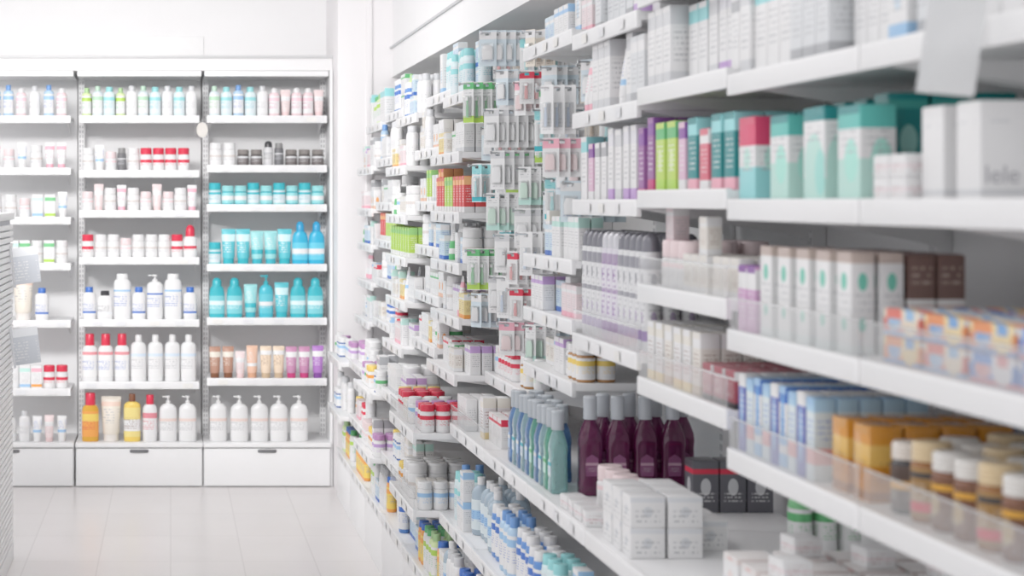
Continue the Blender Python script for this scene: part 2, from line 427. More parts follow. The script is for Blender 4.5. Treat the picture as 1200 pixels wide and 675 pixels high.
L_tallwhite = lot('tall white bottle with a pump', CW, CW, lab(CW, BLUE, BLUE, ((.75, .03),)), .085, .05, .235, 'pump', capw=.4, caph=.15, shoulder=.1)
L_tallwide = lot('tall white bottle with flat cap', CW, CW, lab(CW, LBLUE, BLUE, ((.78, .03),)), .09, .055, .24, 'flip', capw=.7, caph=.12, shoulder=.08)
L_redneck = lot('white bottle with red conical cap', CW, RED, lab(CW, RED, RED, ((.5, .1),)), .07, .045, .17, 'dome', capw=.7, caph=.35)
SCART = lambda c, a: carton('small_carton', 'small white carton with coloured print', .055, .03, .12, printed(CW, ((.8, .08, c), (.12, .06, a)), (), (.45, .22, GRY)), pl(CW))

x0, x1 = XM-.305, XM+.305
g = 'toiletries on the end wall shelves'
brow(x0, x1, T_mid[0], [SM[4], SM[0], SM[3], SM[4], SM[5], SM[0], SM[3], SM[5], SM[3], SM[5]], g, rows=2)
brow(x0, x1-.04, T_mid[1], [J_wh, T_small[1], J_pink, C_dark, J_wh, J_red, J_red, J_red, J_red], g)
brow(x0, x1, T_mid[2], [J_pink, T_small[2], J_wh, T_small[0], J_wh, J_pink, T_small[2], J_pink, J_wh, T_small[0]], g)
brow(x0, x1, T_mid[3], [J_red, J_wh, J_wh, J_pink, J_wh, J_wh, J_wh, J_red, L_redneck], g)
brow(x0, x1, T_mid[4], [L_bluecap, L_blackcap, L_tallwide, L_bluecap, L_tallwhite, L_tallwide, L_bluecap], g)
brow(x0, x1, T_mid[5], [L_red2, L_red2, L_red2, L_white, L_white, L_white, L_white], g)
brow(x0, x1, ZD, [L_orange, T_white_big, L_yellow, L_white_red, L_white_pump, L_white_pump], g, y=YB+.01)
x0, x1 = XR-.305, XR+.305
brow(x0, x1, T_rt[0], [SM[0], SM[3], SM[2], SM[3], SM[5], SM[1], T_small[2], SM[1], SM[1], T_small[2]], g, rows=2)
brow(x0, x1, T_rt[1], [J_wh, J_wh, J_dark, J_dark, C_silver, C_dark, J_dark, J_dark, J_dark], g)
brow(x0, x1, T_rt[2], [J_teal2, J_teal, J_teal, J_teal2, J_teal, J_teal2, J_teal, J_teal2, J_teal], g)
brow(x0, x1, T_rt[3], [J_teal2, T_teal, T_teal, T_teal2, T_teal2, T_teal, B_blue, B_blue], g)
brow(x0, x1, T_rt[4], [B_teal, B_teal, T_teal2, B_teal_pump, T_teal, B_teal, B_teal], g)
brow(x0, x1, T_rt[5], [Tb[0], Tb[0], T_small[2], Tb[1], Tb[2], Tb[2], Tb[3], Tb[3], Tb[4]], g)
brow(x0, x1-.08, ZD, [L_white_pump, L_white_pump, L_white_pump, L_white_pump, L_white_pump], g, y=YB+.01)
x0, x1 = XL-.12, XL+.30
brow(x0, x1, T_lf[0], [SM[2], SM[2], SM[1], SM[5], SM[2], SM[1]], g)
brow(x0, x1, T_lf[1], [T_small[0], J_pink, T_small[1], J_wh, T_small[0], T_small[0]], g)
CAr = SCART(MINT, LBLUE); CAp = SCART(PINK, ORG); CAg = SCART(GRN, LIME)
brow(x0, x1, T_lf[2], [J_wh, J_wh, J_pink, CAr, CAg, T_small[1]], g)
brow(x0+.1, x1, T_lf[3], [CAr, CAg, J_wh, CAg, J_wh], g)
brow(x0+.06, x1-.1, T_lf[4], [T_small[1], T_white_big, L_bluecap], g)
brow(x0+.1, x1, T_lf[5], [SM[5], CAr, CAp, J_red, J_red], g)
brow(x0+.06, x1, ZD, [L_blackcap, SM[5], T_small[1], T_small[2], T_small[1]], g, y=YB+.01)
wb = add('shelf_tag', MB().prism([(.03*math.cos(a*PI/8), .04*math.sin(a*PI/8)) for a in range(16)], 'y', -.001, .001, plain((.68, .65, .61), .5)).box(-.004, .004, 0, .002, .035, .06, ACR).done('tag'),
         (.165, YB-.012, 1.87), label='oval cream shelf tag hanging from the shelf edge', category='tag')

# ---------------------------------------------------------------- RIGHT WALL SHELVING
PITCH = .67; Y0 = 2.14
XW = 1.45
UP_R = slot_upright(2.1, .036)
SH_CACHE = {}
def rshelf(xf, w):
    k = (round(xf, 3), round(w, 3))
    if k not in SH_CACHE:
        d = XW - .03 - xf
        sm = shelf_mesh(w, d, lip=.036)
        rail = MB().box(-w/2+.01, w/2-.01, -.003, -.001, -.033, -.003, RAILM).done('rail', False)
        gd = MB().box(-w/2+.005, w/2-.005, .003, .0055, .003, .060, clear_plastic(op=.22)).box(-w/2+.005, w/2-.005, .0028, .0057, .059, .0615, clear_plastic(op=.7)).done('guard', False)  # second box: edge highlight built in as a brighter, more opaque top strip
        SH_CACHE[k] = (sm, rail, gd, bracket_mesh(d))
    return SH_CACHE[k]

def right_bay(i, tiers, pegs=False):
    ya = Y0 + i*PITCH; yc = ya + PITCH/2
    root = add('shelving_unit', None, (0, yc, 0), label='white metal wall shelving bay crowded with pharmacy products', category='shelf', group='shelving bays along the side wall')
    add('back_panel', MB().box(XW, XW+.02, -PITCH/2+.001, PITCH/2-.001, .0, 2.11, WHITE2).done('bp'), parent=root)
    u = add('upright', UP_R, (XW-.031, -PITCH/2+.019, .0), (0, 0, -PI/2), parent=root)
    add('base_plinth', MB().box(.843, XW-.001, -PITCH/2+.002, PITCH/2-.002, 0, .21, WHITE, bev=.003).done('plinth'), parent=root)
    w = PITCH - .006
    for (z, xf, guard) in tiers:
        sm, rail, gd, bk = rshelf(xf, w)
        s = add('shelf', sm, (xf, 0, z), (0, 0, -PI/2), parent=root)
        add('price_rail', rail, parent=s, label='clear plastic price rail')
        n = 0 if i < 3 else 3
        for k in range(n):
            add('price_card', PRICE[R.randrange(3)], (-.25+(k+.5)*.5/n+R.uniform(-.04, .04), -.0032, -.018), parent=s)
        if guard: add('acrylic_guard', gd, parent=s, label='clear acrylic front guard')
        for sx in (-.31, .31): add('bracket', bk, (sx, 0, 0), parent=s)
    return root, ya, yc

XU, XLO, XLN = 1.03, .84, .915
low = [(.25, XLO, 0), (.48, .88, 0)]
near = low + [(.77, XLN, 0)]
T = {
 0: near + [(1.04, XU, 1), (1.26, XU, 1), (1.50, XU, 0), (1.73, XU, 0), (1.98, XU, 0)],
 1: near + [(1.04, XU, 1), (1.26, XU, 1), (1.50, XU, 0), (1.73, XU, 0), (1.98, XU, 0)],
 2: near + [(1.11, XU, 1), (1.315, XU, 1), (1.52, XU, 0), (1.745, XU, 0), (1.96, XU, 0)],
 3: near + [(1.16, XU, 1), (1.50, XU, 0), (1.72, XU, 0), (1.92, XU, 0)],
 4: near + [(1.03, XU, 0), (1.19, XU, 0), (1.345, XU, 0), (1.94, XU, 0)],
 5: low + [(.77, XLN, 1), (.94, XU, 0)],
}
XF = .945
far0 = [(.25, XLO, 0), (.48, XLO, 0), (.735, XLO, 0), (.925, .93, 0), (1.11, XF, 0), (1.29, XF, 0), (1.46, XF, 0), (1.66, XF, 0), (1.87, .99, 0)]
FARJ = {6: (0, 0), 7: (.035, .03), 8: (-.02, -.01), 9: (.03, .02), 10: (0, 0)}
FAR = {}
for i in range(6, 11):
    dz, dx = FARJ[i]
    FAR[i] = [(z + (dz if z > .9 else dz*.6 if z > .4 else 0), xf + (dx if z > .9 else -.045 if (.4 < z and i % 2 == 0) else 0), 1 if (.4 < z < .9 and i == 6) else 0) for z, xf, gd_ in far0]
    T[i] = FAR[i]
BAY = {}
for i in T: BAY[i] = right_bay(i, T[i])

RW = -PI/2
def rrow(y0, y1, z, xf, items, group, rows=1, gap=None, off=.02, yaw=0.):
    tot = sum(p.w for p in items)
    gp = gap if gap is not None else max((y1-y0-tot)/max(len(items), 1), .0015)
    y = y0 + gp/2
    for p in items:
        if y + p.w > y1 + .002: break
        for r in range(rows):
            x = xf + off + p.d/2 + r*(p.d+.003)
            if x + p.d/2 > XW - .04: break
            place(p, x, y+p.w/2, z, RW + (R.uniform(-.05, .05) if p.cat != 'box' and gp > .004 else 0), group)
        y += p.w + gp

gq = 'boxed toiletries on the side wall shelves'
pinkbox = carton('cosmetic_carton', 'white and teal carton with deep pink top', .095, .055, .15, printed(CW, ((.83, .17, (.68, .05, .14)), (.2, .2, LTEAL)), ((.5, .5, .2, MINT, 1.5),), (.5, .15, GRY)), pl((.66, .05, .13)))
tealbox = carton('cosmetic_carton', 'mint and white carton with dark teal band', .095, .055, .145, printed(CW, ((.22, .22, MINT), (.88, .12, (.1, .5, .45))), ((.6, .42, .3, (.4, .78, .68), 1.3),), (.62, .14, GRY)), pl(DTEAL))
tealbox2 = carton('cosmetic_carton', 'white carton with swirling mint artwork', .10, .055, .15, printed(CW, ((.12, .12, MINT), (.93, .07, DTEAL)), ((.5, .35, .45, MINT, 1.2), (.8, .3, .25, (.35, .72, .66), 1.)), (.7, .1, GRY)), pl(DTEAL))
darkteal = carton('cosmetic_carton', 'dark teal carton with pale emblem', .06, .062, .165, printed((.0, .22, .22), ((.12, .03, MINT), (.9, .04, (.05, .38, .34))), ((.5, .55, .22, (.30, .60, .55), 1.4),), (.3, .1, MINT)), pl((.0, .20, .20)))
whitebig = carton('medicine_carton', 'large plain white carton', .075, .095, .13, printed(CW, ((.08, .03, LGRY),), (), (.8, .06, LGRY)), pl(CW))
whiteflat = carton('medicine_carton', 'small white carton with pink print', .06, .05, .032, printed(CW, ((.5, .1, (.80, .72, .74)),), (), (.5, .3, (.5, .35, .35)), .4, 4), pl(CW))
Z = 1.50
rrow(3.37, 3.47, Z, XU, [pinkbox], gq); rrow(3.19, 3.29, Z, XU, [tealbox], gq)
rrow(3.01, 3.12, Z, XU, [tealbox2], gq)
for j, (yy, n) in enumerate(((3.10, 4), (3.2, 4), (3.3, 3))):
    for k in range(n): place(darkteal, 1.17+k*.066, yy, Z, RW, gq)
for k in range(3): place(darkteal, 1.14+k*.068, 2.93, Z, RW, gq)
place(tealbox, 1.075, 2.90, Z, RW, gq)
for a in range(3):
    for b_ in range(2):
        for c in range(2): place(whiteflat, 1.075+a*.053, 2.775-b_*.064, Z+c*.0335, RW, gq)
place(whitebig, 1.115, 2.63, Z, RW, gq); lele = place(whitebig, 1.11, 2.50, Z, RW, gq); place(whitebig, 1.215, 2.63, Z, RW, gq)
place(whitebig, 1.21, 2.50, Z, RW, gq)
lele['label'] = 'large plain white carton with grey lettering'
tx = bpy.data.curves.new('txt', 'FONT'); tx.body = 'lele'; tx.size = .034; tx.extrude = .0003; tx.materials.append(pl((.42, .42, .45)))
tmp = bpy.data.objects.new('tmp', tx); COL.objects.link(tmp)
bpy.context.view_layer.update()
tme = bpy.data.meshes.new_from_object(tmp.evaluated_get(bpy.context.evaluated_depsgraph_get()))
bpy.data.objects.remove(tmp)
to = add('lettering', tme, (whitebig.w/2+.0006, -.043, .022), (PI/2, 0, PI/2), parent=lele)
Z = 1.26
dotbox = carton('cosmetic_carton', 'slim white carton with green dots', .062, .036, .158, printed(CW, ((.95, .05, (.55, .45, .4)), (.05, .05, (.75, .8, .8))), ((.5, .72, .2, (.15, .55, .42), 2.25), (.5, .3, .16, (.25, .6, .5), 2.4)), (.5, .1, GRY)), pl((.5, .4, .36)))
brown = carton('cosmetic_carton', 'white carton with dark brown top', .062, .042, .155, printed((.78, .77, .76), ((.78, .22, (.16, .09, .075)), (.45, .05, (.66, .5, .45))), (), (.8, .1, (.5, .4, .35))), pl((.17, .09, .08)))
purpb = carton('cosmetic_carton', 'white carton with purple panel', .05, .03, .12, printed((.62, .35, .58), ((.8, .15, CW),), (), (.4, .2, CW)), pl(PUR))
rrow(2.88, 3.36, Z, XU, [dotbox]*5, gq, rows=1)
for k in range(3):
    for yy in (2.925, 3.02, 3.115, 3.21): place(brown if k else dotbox, 1.112+k*.046, yy, Z, RW, gq)
rrow(3.37, 3.475, Z, XU, [purpb]*2, gq, rows=3)
def tp(a, b2, l, c3=CW): return carton('toothpaste_carton', l, .135, .045, .038, printed(a, ((.9, .1, CW), (.1, .08, b2)), ((.3, .5, .18, b2, .6), (.72, .5, .22, c3, .5)), (.5, .3, CW), .35, 5), printed(c3, (), ((.3, .5, .22, a, .1), (.75, .5, .12, b2, .1)), None))
tpo = tp((.82, .30, .12), (.2, .4, .72), 'orange and blue toothpaste carton lying flat', (.85, .68, .36))
tpr = tp((.76, .18, .14), LBLUE, 'red and blue toothpaste carton lying flat', (.85, .75, .6))
tpb = tp((.12, .28, .66), (.75, .3, .3), 'blue toothpaste carton with red accents')
tpw = tp((.68, .74, .79), LBLUE, 'pale blue toothpaste carton lying flat')
for yi, (yy, st) in enumerate(((2.73, (tpo, tpr)), (2.58, (tpr, tpo)), (2.43, (tpb, tpo)), (2.285, (tpb, tpb)))):
    for k in range(4):
        for c, p in enumerate(st): place(p if k == 0 else [p, tpw, tpb, tpo][k], 1.085+k*.05, yy, Z+c*.0405, RW, gq)
Z = 1.04
bluet = carton('toothpaste_carton', 'slim blue and white striped carton', .038, .035, .14, printed(CW, ((.9, .1, BLUE), (.1, .08, LBLUE), (.35, .06, LBLUE)), ((.5, .6, .2, (.1, .35, .7), .6),), (.5, .1, BLUE)), pl(LBLUE))
bluet2 = carton('toothpaste_carton', 'slim pale aqua and red carton', .038, .035, .135, printed(PALE, ((.92, .08, (.4, .62, .8)), (.3, .1, (.78, .4, .4))), (), (.6, .15, BLUE)), pl(LBLUE))
bluet3 = carton('toothpaste_carton', 'slim violet blue carton with white top', .038, .035, .14, printed((.14, .16, .48), ((.92, .08, CW),), ((.5, .5, .2, LBLUE, .6),), (.6, .15, CW)), pl(CW))
orange = carton('medicine_carton', 'amber orange carton with yellow label', .065, .05, .115, printed((.66, .27, .03), ((.62, .14, (.78, .48, .12)), (.08, .06, (.38, .14, .02))), (), (.4, .15, BRN), .12), pl((.64, .29, .05), .15))
navyb = carton('medicine_carton', 'navy blue carton with pale band', .07, .06, .10, printed(NAVY, ((.7, .06, LBLUE),), (), (.4, .15, CW)), pl(NAVY))
rrow(3.06, 3.475, Z, XU, [bluet2, bluet3, bluet2, bluet, bluet3, bluet2, bluet, bluet2, bluet3], gq, rows=5)
for k in range(4):
    place(orange, 1.085+k*.056, 2.88, Z, RW, gq); place(orange, 1.085+k*.056, 2.975, Z, RW, gq)
for k in range(2):
    for yy in (2.90, 3.0): place(navyb, 1.315+k*.064, yy, Z, RW, gq)
jb = jar('vitamin_jar', 'dark brown vitamin jar with white lid', .058, .11, pl(BRN, .15), pl((.74, .72, .69)), printed((.18, .07, .03), ((.8, .06, GOLD),), ((.5, .45, .25, (.5, .36, .18), 1.),), (.2, .12, CREAM)), .24)
jb2 = jar('vitamin_jar', 'amber vitamin jar with gold lid', .058, .115, pl((.3, .12, .03), .15), pl((.70, .54, .32)), printed((.36, .20, .06), ((.85, .06, BLK), (.2, .1, RED)), (), (.5, .2, CREAM)), .24)
jb3 = jar('vitamin_jar', 'black vitamin jar with pale lid', .058, .105, pl(BLK, .15), pl((.74, .68, .62)), printed((.08, .05, .04), ((.55, .1, GOLD),), (), (.3, .12, CREAM)), .24)
for a in range(4):
    for b_ in range(7):
        place([jb3, jb2, jb, jb, jb2, jb][(a*2+b_) % 6], 1.09+a*.07, 2.76-b_*.074, Z, RW+R.uniform(-.3, .3), 'vitamin jars')
Z = .77
wsm = carton('medicine_carton', 'small white medicine carton with grey print', .075, .07, .062, printed(CW, ((.9, .08, (.7, .72, .75)),), ((.5, .5, .14, (.65, .67, .7), .8),), (.35, .25, GRY), .4, 6), pl(CW))
for a in range(3):
    for b_ in range(3):
        for c in range(2):
            if a == 2 and (c == 1 or b_ == 0): continue
            place(wsm, .972+a*.076, 3.86+b_*.085, Z+c*.0635, RW + R.uniform(-.03, .03), 'stacked white medicine cartons')
mw_p = mouthwash('slim mouthwash bottle of dark purple liquid with grey cap', .060, .048, .245, plain((.18, .02, .10), .06, noise=.01, trans=.6), pl((.46, .49, .53)), printed((.20, .06, .15), ((.55, .06, (.45, .28, .36)),), (), (.3, .12, (.5, .4, .45))))
mw_t = mouthwash('clear teal mouthwash bottle with grey cap', .056, .044, .205, plain((.50, .78, .80), .06, noise=.01, trans=.7), pl((.46, .50, .54)), printed(PALE, ((.7, .1, TEAL),), (), (.4, .2, BLUE)))
mw_g = mouthwash('green mouthwash bottle with grey cap', .056, .044, .205, plain((.18, .66, .46), .06, noise=.01, trans=.7), pl((.46, .50, .54)), printed((.5, .75, .65), ((.7, .1, GRN),), (), (.4, .2, CW)))
mw_b = mouthwash('deep blue mouthwash bottle with grey cap', .056, .044, .20, plain((.18, .40, .80), .06, noise=.01, trans=.7), pl((.46, .50, .54)), printed((.4, .55, .78), ((.7, .1, CW),), (), (.4, .2, CW)))
for k in range(4): place(mw_p, 1.04+k*.068, 4.655, Z, 0, 'purple mouthwash bottles')
for k in range(4): place(mw_p, 1.085+k*.066, 4.715, Z, 0, 'purple mouthwash bottles')
for j, p in enumerate((mw_t, mw_g, mw_t, mw_b, mw_g, mw_b, mw_t, mw_b, mw_t, mw_b)):
    place(p, .967, 4.69+j*.062, Z, RW, 'mouthwash bottles')
    if j > 2: place(p, 1.017, 4.69+j*.062, Z, RW, 'mouthwash bottles')
greenb = lot('green bottle with white cap', (.2, .58, .25), CW, lab(CW, GRN, GRN), .06, .045, .14, capw=.6)
darkc = carton('medicine_carton', 'charcoal carton with white print', .07, .06, .12, printed((.12, .12, .14), ((.8, .05, RED),), ((.5, .5, .2, LGRY, 1.2),), (.3, .1, CW)), pl((.09, .09, .10)))
for k in range(3):
    place(greenb, 1.29+k*.05, 3.85, Z, RW, 'green bottles on the lower shelf')
    place(darkc, 1.25+k*.064, 4.42, Z, RW, 'charcoal cartons on the lower shelf')
redw = carton('medicine_carton', 'white carton with pinkish printed lid', .08, .075, .10, printed(CW, ((.95, .05, (.78, .70, .68)), (.25, .1, (.73, .56, .50))), ((.5, .55, .2, (.78, .68, .66), 1.),), (.4, .15, RED)), printed((.78, .75, .74), (), ((.5, .5, .2, (.72, .48, .46), 1),), None))
for a in range(4):
    for b_ in range(3):
        place(redw, 1.03+a*.088, 3.12+b_*.105, Z, RW + R.uniform(-.03, .03), 'white cartons on the lower shelf')
        if (a + b_) % 3 == 0: place(whiteflat, 1.03+a*.088, 3.12+b_*.105, Z+.1024, RW + .1, 'white cartons on the lower shelf')

# ---- palettes
def C(kind, label, w, d, h, base, a, b2, txt=GRY, dot=None, flap=None):
    return carton(kind, label, w, d, h, printed(base, ((.88, .12, a), (.08, .08, b2)), ((.5, .45, .2, dot, 1.2),) if dot else (), (.5, .22, txt)), pl(flap or base))
TW = [C('cosmetic_carton', 'tall white carton with silver band', .06, .045, .165, CW, LGRY, LGRY),
      C('cosmetic_carton', 'tall white carton with teal band', .065, .045, .16, CW, LTEAL, CW),
      C('cosmetic_carton', 'tall plain pale grey carton', .06, .045, .15, (.70, .72, .74), CW, GRY),
      C('cosmetic_carton', 'tall white carton with violet base', .05, .045, .17, CW, (.74, .74, .78), LPUR),
      C('cosmetic_carton', 'white carton with pale blue swirl', .07, .045, .155, CW, CW, LBLUE, GRY, (.6, .72, .82)),
      C('cosmetic_carton', 'grey and white tall carton', .05, .04, .14, CW, GRY, CW)]
LM = [C('cosmetic_carton', 'lime green carton with pale spot', .07, .055, .145, (.50, .68, .12), GRN, LIME, CW, (.70, .82, .4)),
      C('cosmetic_carton', 'purple carton with dark top', .05, .05, .16, (.32, .12, .34), PUR, MAG, CW),
      C('cosmetic_carton', 'teal carton with pink base', .065, .055, .145, DTEAL, LTEAL, PINK, CW),
      C('cosmetic_carton', 'pink and lilac tall carton', .05, .05, .14, (.72, .48, .62), PUR, CW, CW),
      C('cosmetic_carton', 'red and white short carton', .06, .05, .12, (.70, .14, .2), CW, CW, CW)]
MED = [C('medicine_carton', 'white medicine carton with red band', .07, .035, .085, CW, RED, CW),
       C('tablet_carton', 'white tablet carton with blue band', .06, .035, .09, CW, LBLUE, CW),
       C('medicine_carton', 'white medicine carton with green band', .07, .035, .08, CW, GRN, CW),
       C('tablet_carton', 'yellow tablet carton with white band', .055, .035, .08, (.80, .66, .30), CW, ORG, BRN),
       C('tablet_carton', 'white tablet carton with orange spot', .065, .035, .09, CW, CW, PEACH, GRY, ORG),
       C('tablet_carton', 'pale pink tablet carton', .06, .035, .085, (.80, .68, .70), CW, PINK),
       C('supplement_carton', 'light blue supplement carton', .06, .035, .085, (.58, .71, .80), CW, BLUE, BLUE),
       C('supplement_carton', 'white supplement carton with purple band', .055, .035, .095, CW, LPUR, CW),
       C('supplement_carton', 'plain white supplement carton with grey print', .06, .035, .10, CW, CW, LGRY, GRY),
       C('supplement_carton', 'white supplement carton with mint band', .05, .03, .11, CW, MINT, CW, GRY),
       C('tablet_carton', 'cream tablet carton with brown print', .055, .03, .075, (.78, .75, .70), CW, CW, BRN)]
YW = [C('ointment_carton', 'white carton with yellow label', .055, .04, .125, CW, (.78, .75, .68), (.82, .66, .35), BRN),
      C('ointment_carton', 'cream carton with brown print', .055, .04, .125, (.78, .75, .70), CW, (.6, .5, .4), BRN)]
DR = C('small_carton', 'dark red small carton with white top', .06, .045, .07, (.38, .07, .10), CW, BLK, CW)
REDB = C('supplement_carton', 'bright red supplement carton', .05, .035, .12, (.72, .07, .07), (.84, .45, .2), CW, CW)
LIMEB = C('supplement_carton', 'lime green supplement carton', .05, .035, .12, (.46, .68, .10), (.3, .6, .2), CW, CW)
SB1 = (.74, .745, .76)
silver = bottle('hair_spray_bottle', 'tall clear silver bottle with dark cap and marks', .046, .040, .265, pl(SB1), plain((.20, .20, .23), .2, metal=.3),
                printed(SB1, ((.06, .06, (.38, .28, .50)), (.93, .07, (.30, .30, .34)), (.52, .03, (.34, .34, .38))), ((.5, .74, .16, (.22, .22, .26), 2.2), (.5, .28, .16, (.42, .34, .50), 2.2)), (.5, .4, GRY)), 'dome', capw=.85, caph=.15, shoulder=.04)
silver2 = bottle('hair_spray_bottle', 'tall lilac silver bottle with pale cap', .046, .040, .265, pl((.70, .68, .75)), plain((.60, .60, .64), .2, metal=.3),
                printed((.74, .72, .78), ((.06, .06, PUR), (.93, .07, (.40, .32, .46)), (.52, .03, (.5, .42, .56))), ((.5, .74, .16, (.36, .28, .44), 2.2), (.5, .28, .16, (.46, .36, .56), 2.2)), (.5, .4, PUR)), 'dome', capw=.85, caph=.15, shoulder=.04)
def pill(body, cap, a, l): return jar('pill_bottle', l, .048, .092, pl(body, .25), pl(cap), lab(CW, a, a, ((.75, .12),)), .24)
PILL = [pill(CW, CW, GRN, 'white pill bottle with green label'), pill(CW, BLUE, BLUE, 'white pill bottle with blue cap'), pill(CW, (.5, .25, .5), LPUR, 'white pill bottle with purple cap'),
        pill((.45, .22, .08), CW, YEL, 'amber pill bottle with white cap'), pill(CW, YEL, ORG, 'white pill bottle with yellow cap'), pill((.12, .2, .45), CW, LBLUE, 'blue pill bottle with white cap'), pill(CW, RED, RED, 'white pill bottle with red cap')]
PW = [pill(CW, CW, LBLUE, 'white pill bottle with pale blue label'), pill(CW, LGRY, GRY, 'white pill bottle with grey cap')]
sunb = [lot('orange sun lotion bottle with blue cap', ORG, BLUE, lab(YEL, ORG, BLUE), .06, .04, .14, capw=.6), lot('blue antiseptic bottle with white cap', (.10, .26, .62), CW, lab(CW, BLUE, BLUE), .06, .04, .15, capw=.6),
        lot('white bottle with green label', CW, GRN, lab(CW, LIME, GRN), .06, .04, .145, capw=.55)]
tubes = T_small + [tube('lotion_tube', 'small white tube with green cap', .048, .13, printed(CW, ((.3, .12, GRN),), (), (.6, .2, GRY)), pl(GRN))]
WAT = bottle('water_bottle', 'clear blue antiseptic bottle with white cap', .06, .06, .175, plain((.60, .74, .86), .1, noise=.01, trans=.4), pl(CW), lab(PALE, LBLUE, BLUE, ((.5, .15),)), 'screw', capw=.42, caph=.13, shoulder=.2)

def fill(y0, y1, z, xf, pal, group, rows=1, maxh=.2, off=.02, n=(1, 3), p2=1.0, xmax=XW-.05):
    pal = [p for p in pal if p.h <= maxh]
    if not pal: return
    y = y0 + .008
    while True:
        p = R.choice(pal); k = R.randint(*n); of = off + R.choice((0, 0, .008, .02, .035))
        for _ in range(k):
            if y + p.w > y1 - .006: return
            for r in range(rows):
                if r and R.random() > p2: break
                x = xf + of + p.d/2 + r*(p.d+.004)
                if x + p.d/2 > xmax: break
                place(p, x, y+p.w/2, z, RW + (R.uniform(-.08, .08) if p.w == p.d else 0), group)
                if p.cat == 'box' and p.h < .1 and r == 0 and maxh > p.h*2+.01 and R.random() < .4:
                    place(p, x, y+p.w/2, z+p.h+.0014, RW, group)
            y += p.w + .003
        y += R.uniform(.002, .014)

G = 'assorted pharmacy products on the side wall shelves'
def yr(i): a = Y0+i*PITCH; return a+.006, a+PITCH-.006
for i in (0, 1):
    a, b_ = yr(i); fill(max(a, 2.3), b_, 1.73, XU, TW[:3]+TW[4:], G, rows=2, n=(1, 3))
a, b_ = yr(2)
fill(a, b_, 1.745, XU, TW, G, rows=2, n=(1, 3))
rrow(a, b_, 1.52, XU, [LM[2], LM[2], LM[4], LM[2], LM[3], LM[0], LM[0], LM[1]], G, rows=3)
fill(a, b_, 1.315, XU, [J_pink, MED[5], MED[8], MED[10], YW[1]], G, rows=3, n=(2, 3))
rrow(a, b_, 1.11, XU, [DR, DR, DR, YW[1], YW[0], YW[0], YW[1], YW[0], YW[0]], G, rows=3)
a, b_ = yr(3)
fill(a, b_, 1.92, XU, TW, G, n=(1, 3)); fill(a, b_, 1.72, XU, TW+tubes, G, rows=2, n=(1, 3), maxh=.17)
rrow(a, b_, 1.50, XU, [LM[1], TW[3], TW[3], TW[0], TW[3], TW[5], TW[5], LM[3], TW[1]], G, rows=2)
rrow(a, b_, 1.16, XU, [silver]*5+[silver2]*3+[silver]*4, G, rows=3)
for q in range(4): place(whiteflat, .955, 4.22+q*.075, .77, RW+R.uniform(-.1, .1), G); place(J_pink, 1.045, 4.24+q*.075, .77, RW, G)
a, b_ = yr(4)
for z_, pal, mh in ((1.94, TW+MED, .16), (1.345, [TW[5], YW[0], tubes[0], MED[6], MED[9]], .145), (1.19, MED[5:]+tubes, .11), (1.03, MED+PILL+PW, .115)):
    fill(a, b_, z_, XU, pal, G, rows=2, maxh=mh, n=(1, 3))
a, b_ = yr(5)
fill(a, b_, .94, XU, PILL+PW+[MED[3], MED[4], MED[8]], G, rows=2, maxh=.12)
fill(5.50, b_, .77, XLN, [PILL[1], MED[0], MED[8], YW[0], T_small[1]], G, rows=3, maxh=.125)
for z_ in (.48, .25):
    for i in (2, 3, 4, 5):
        a, b_ = yr(i); fill(a, b_, z_, .88 if z_ > .3 else XLO, [WAT, sunb[1], WAT, MED[1], WAT, SM[3], SM[2]] if z_ > .3 else sunb+[WAT, WAT, YW[0], SM[5]], G, rows=2, maxh=.21 if z_ > .3 else .18)
pal_top = [sunb[2], SM[4], MED[2], MED[6], TW[1], SM[3], TW[4], SM[5], sunb[1]]
WH = [MED[8], MED[9], MED[10], TW[5], PW[0], J_wh]
pals = {1.87: pal_top, 1.66: MED+[SM[2], sunb[0], SM[5]]+WH, 1.46: [MED[0], MED[4], MED[2], MED[5], tubes[3], REDB]+WH, 1.29: [SM[4], MED[4], MED[6]] + tubes + WH,
        1.11: MED+tubes+WH, .925: MED + PILL + WH, .735: PILL + [MED[7], MED[1], PILL[2], PILL[2]] + WH, .48: PILL+[MED[5], MED[10], T_small[2], SM[5], J_pink]+WH, .25: sunb+[MED[6], SM[4], SM[5], J_wh, WAT, TW[2]]}
SPECIAL = {(6, 1.46): [REDB]*4 + [LIMEB]*3 + [REDB]*3, (8, 1.29): [LIMEB]*8, (9, 1.29): [LIMEB]*6+[REDB]*3, (7, 1.46): [REDB, REDB, MED[8], MED[8], LIMEB, LIMEB, MED[4], MED[4]]}
for i in range(6, 11):
    a, b_ = yr(i)
    for (z_, xf, _), (zk, _, _) in zip(FAR[i], far0):
        hmax = {.735: .145, .925: .135, 1.11: .135, 1.29: .13, 1.46: .155, 1.66: .165, 1.87: .2, .48: .19, .25: .16}[zk]
        rows = 3 if i == 6 else (2 if i < 9 else 1)
        if (i, zk) in SPECIAL: rrow(a, b_, z_, xf, SPECIAL[(i, zk)], G, rows=rows)
        else: fill(a, b_, z_, xf, pals[zk], G, rows=rows, maxh=hmax, p2=1 if i == 6 else .8)

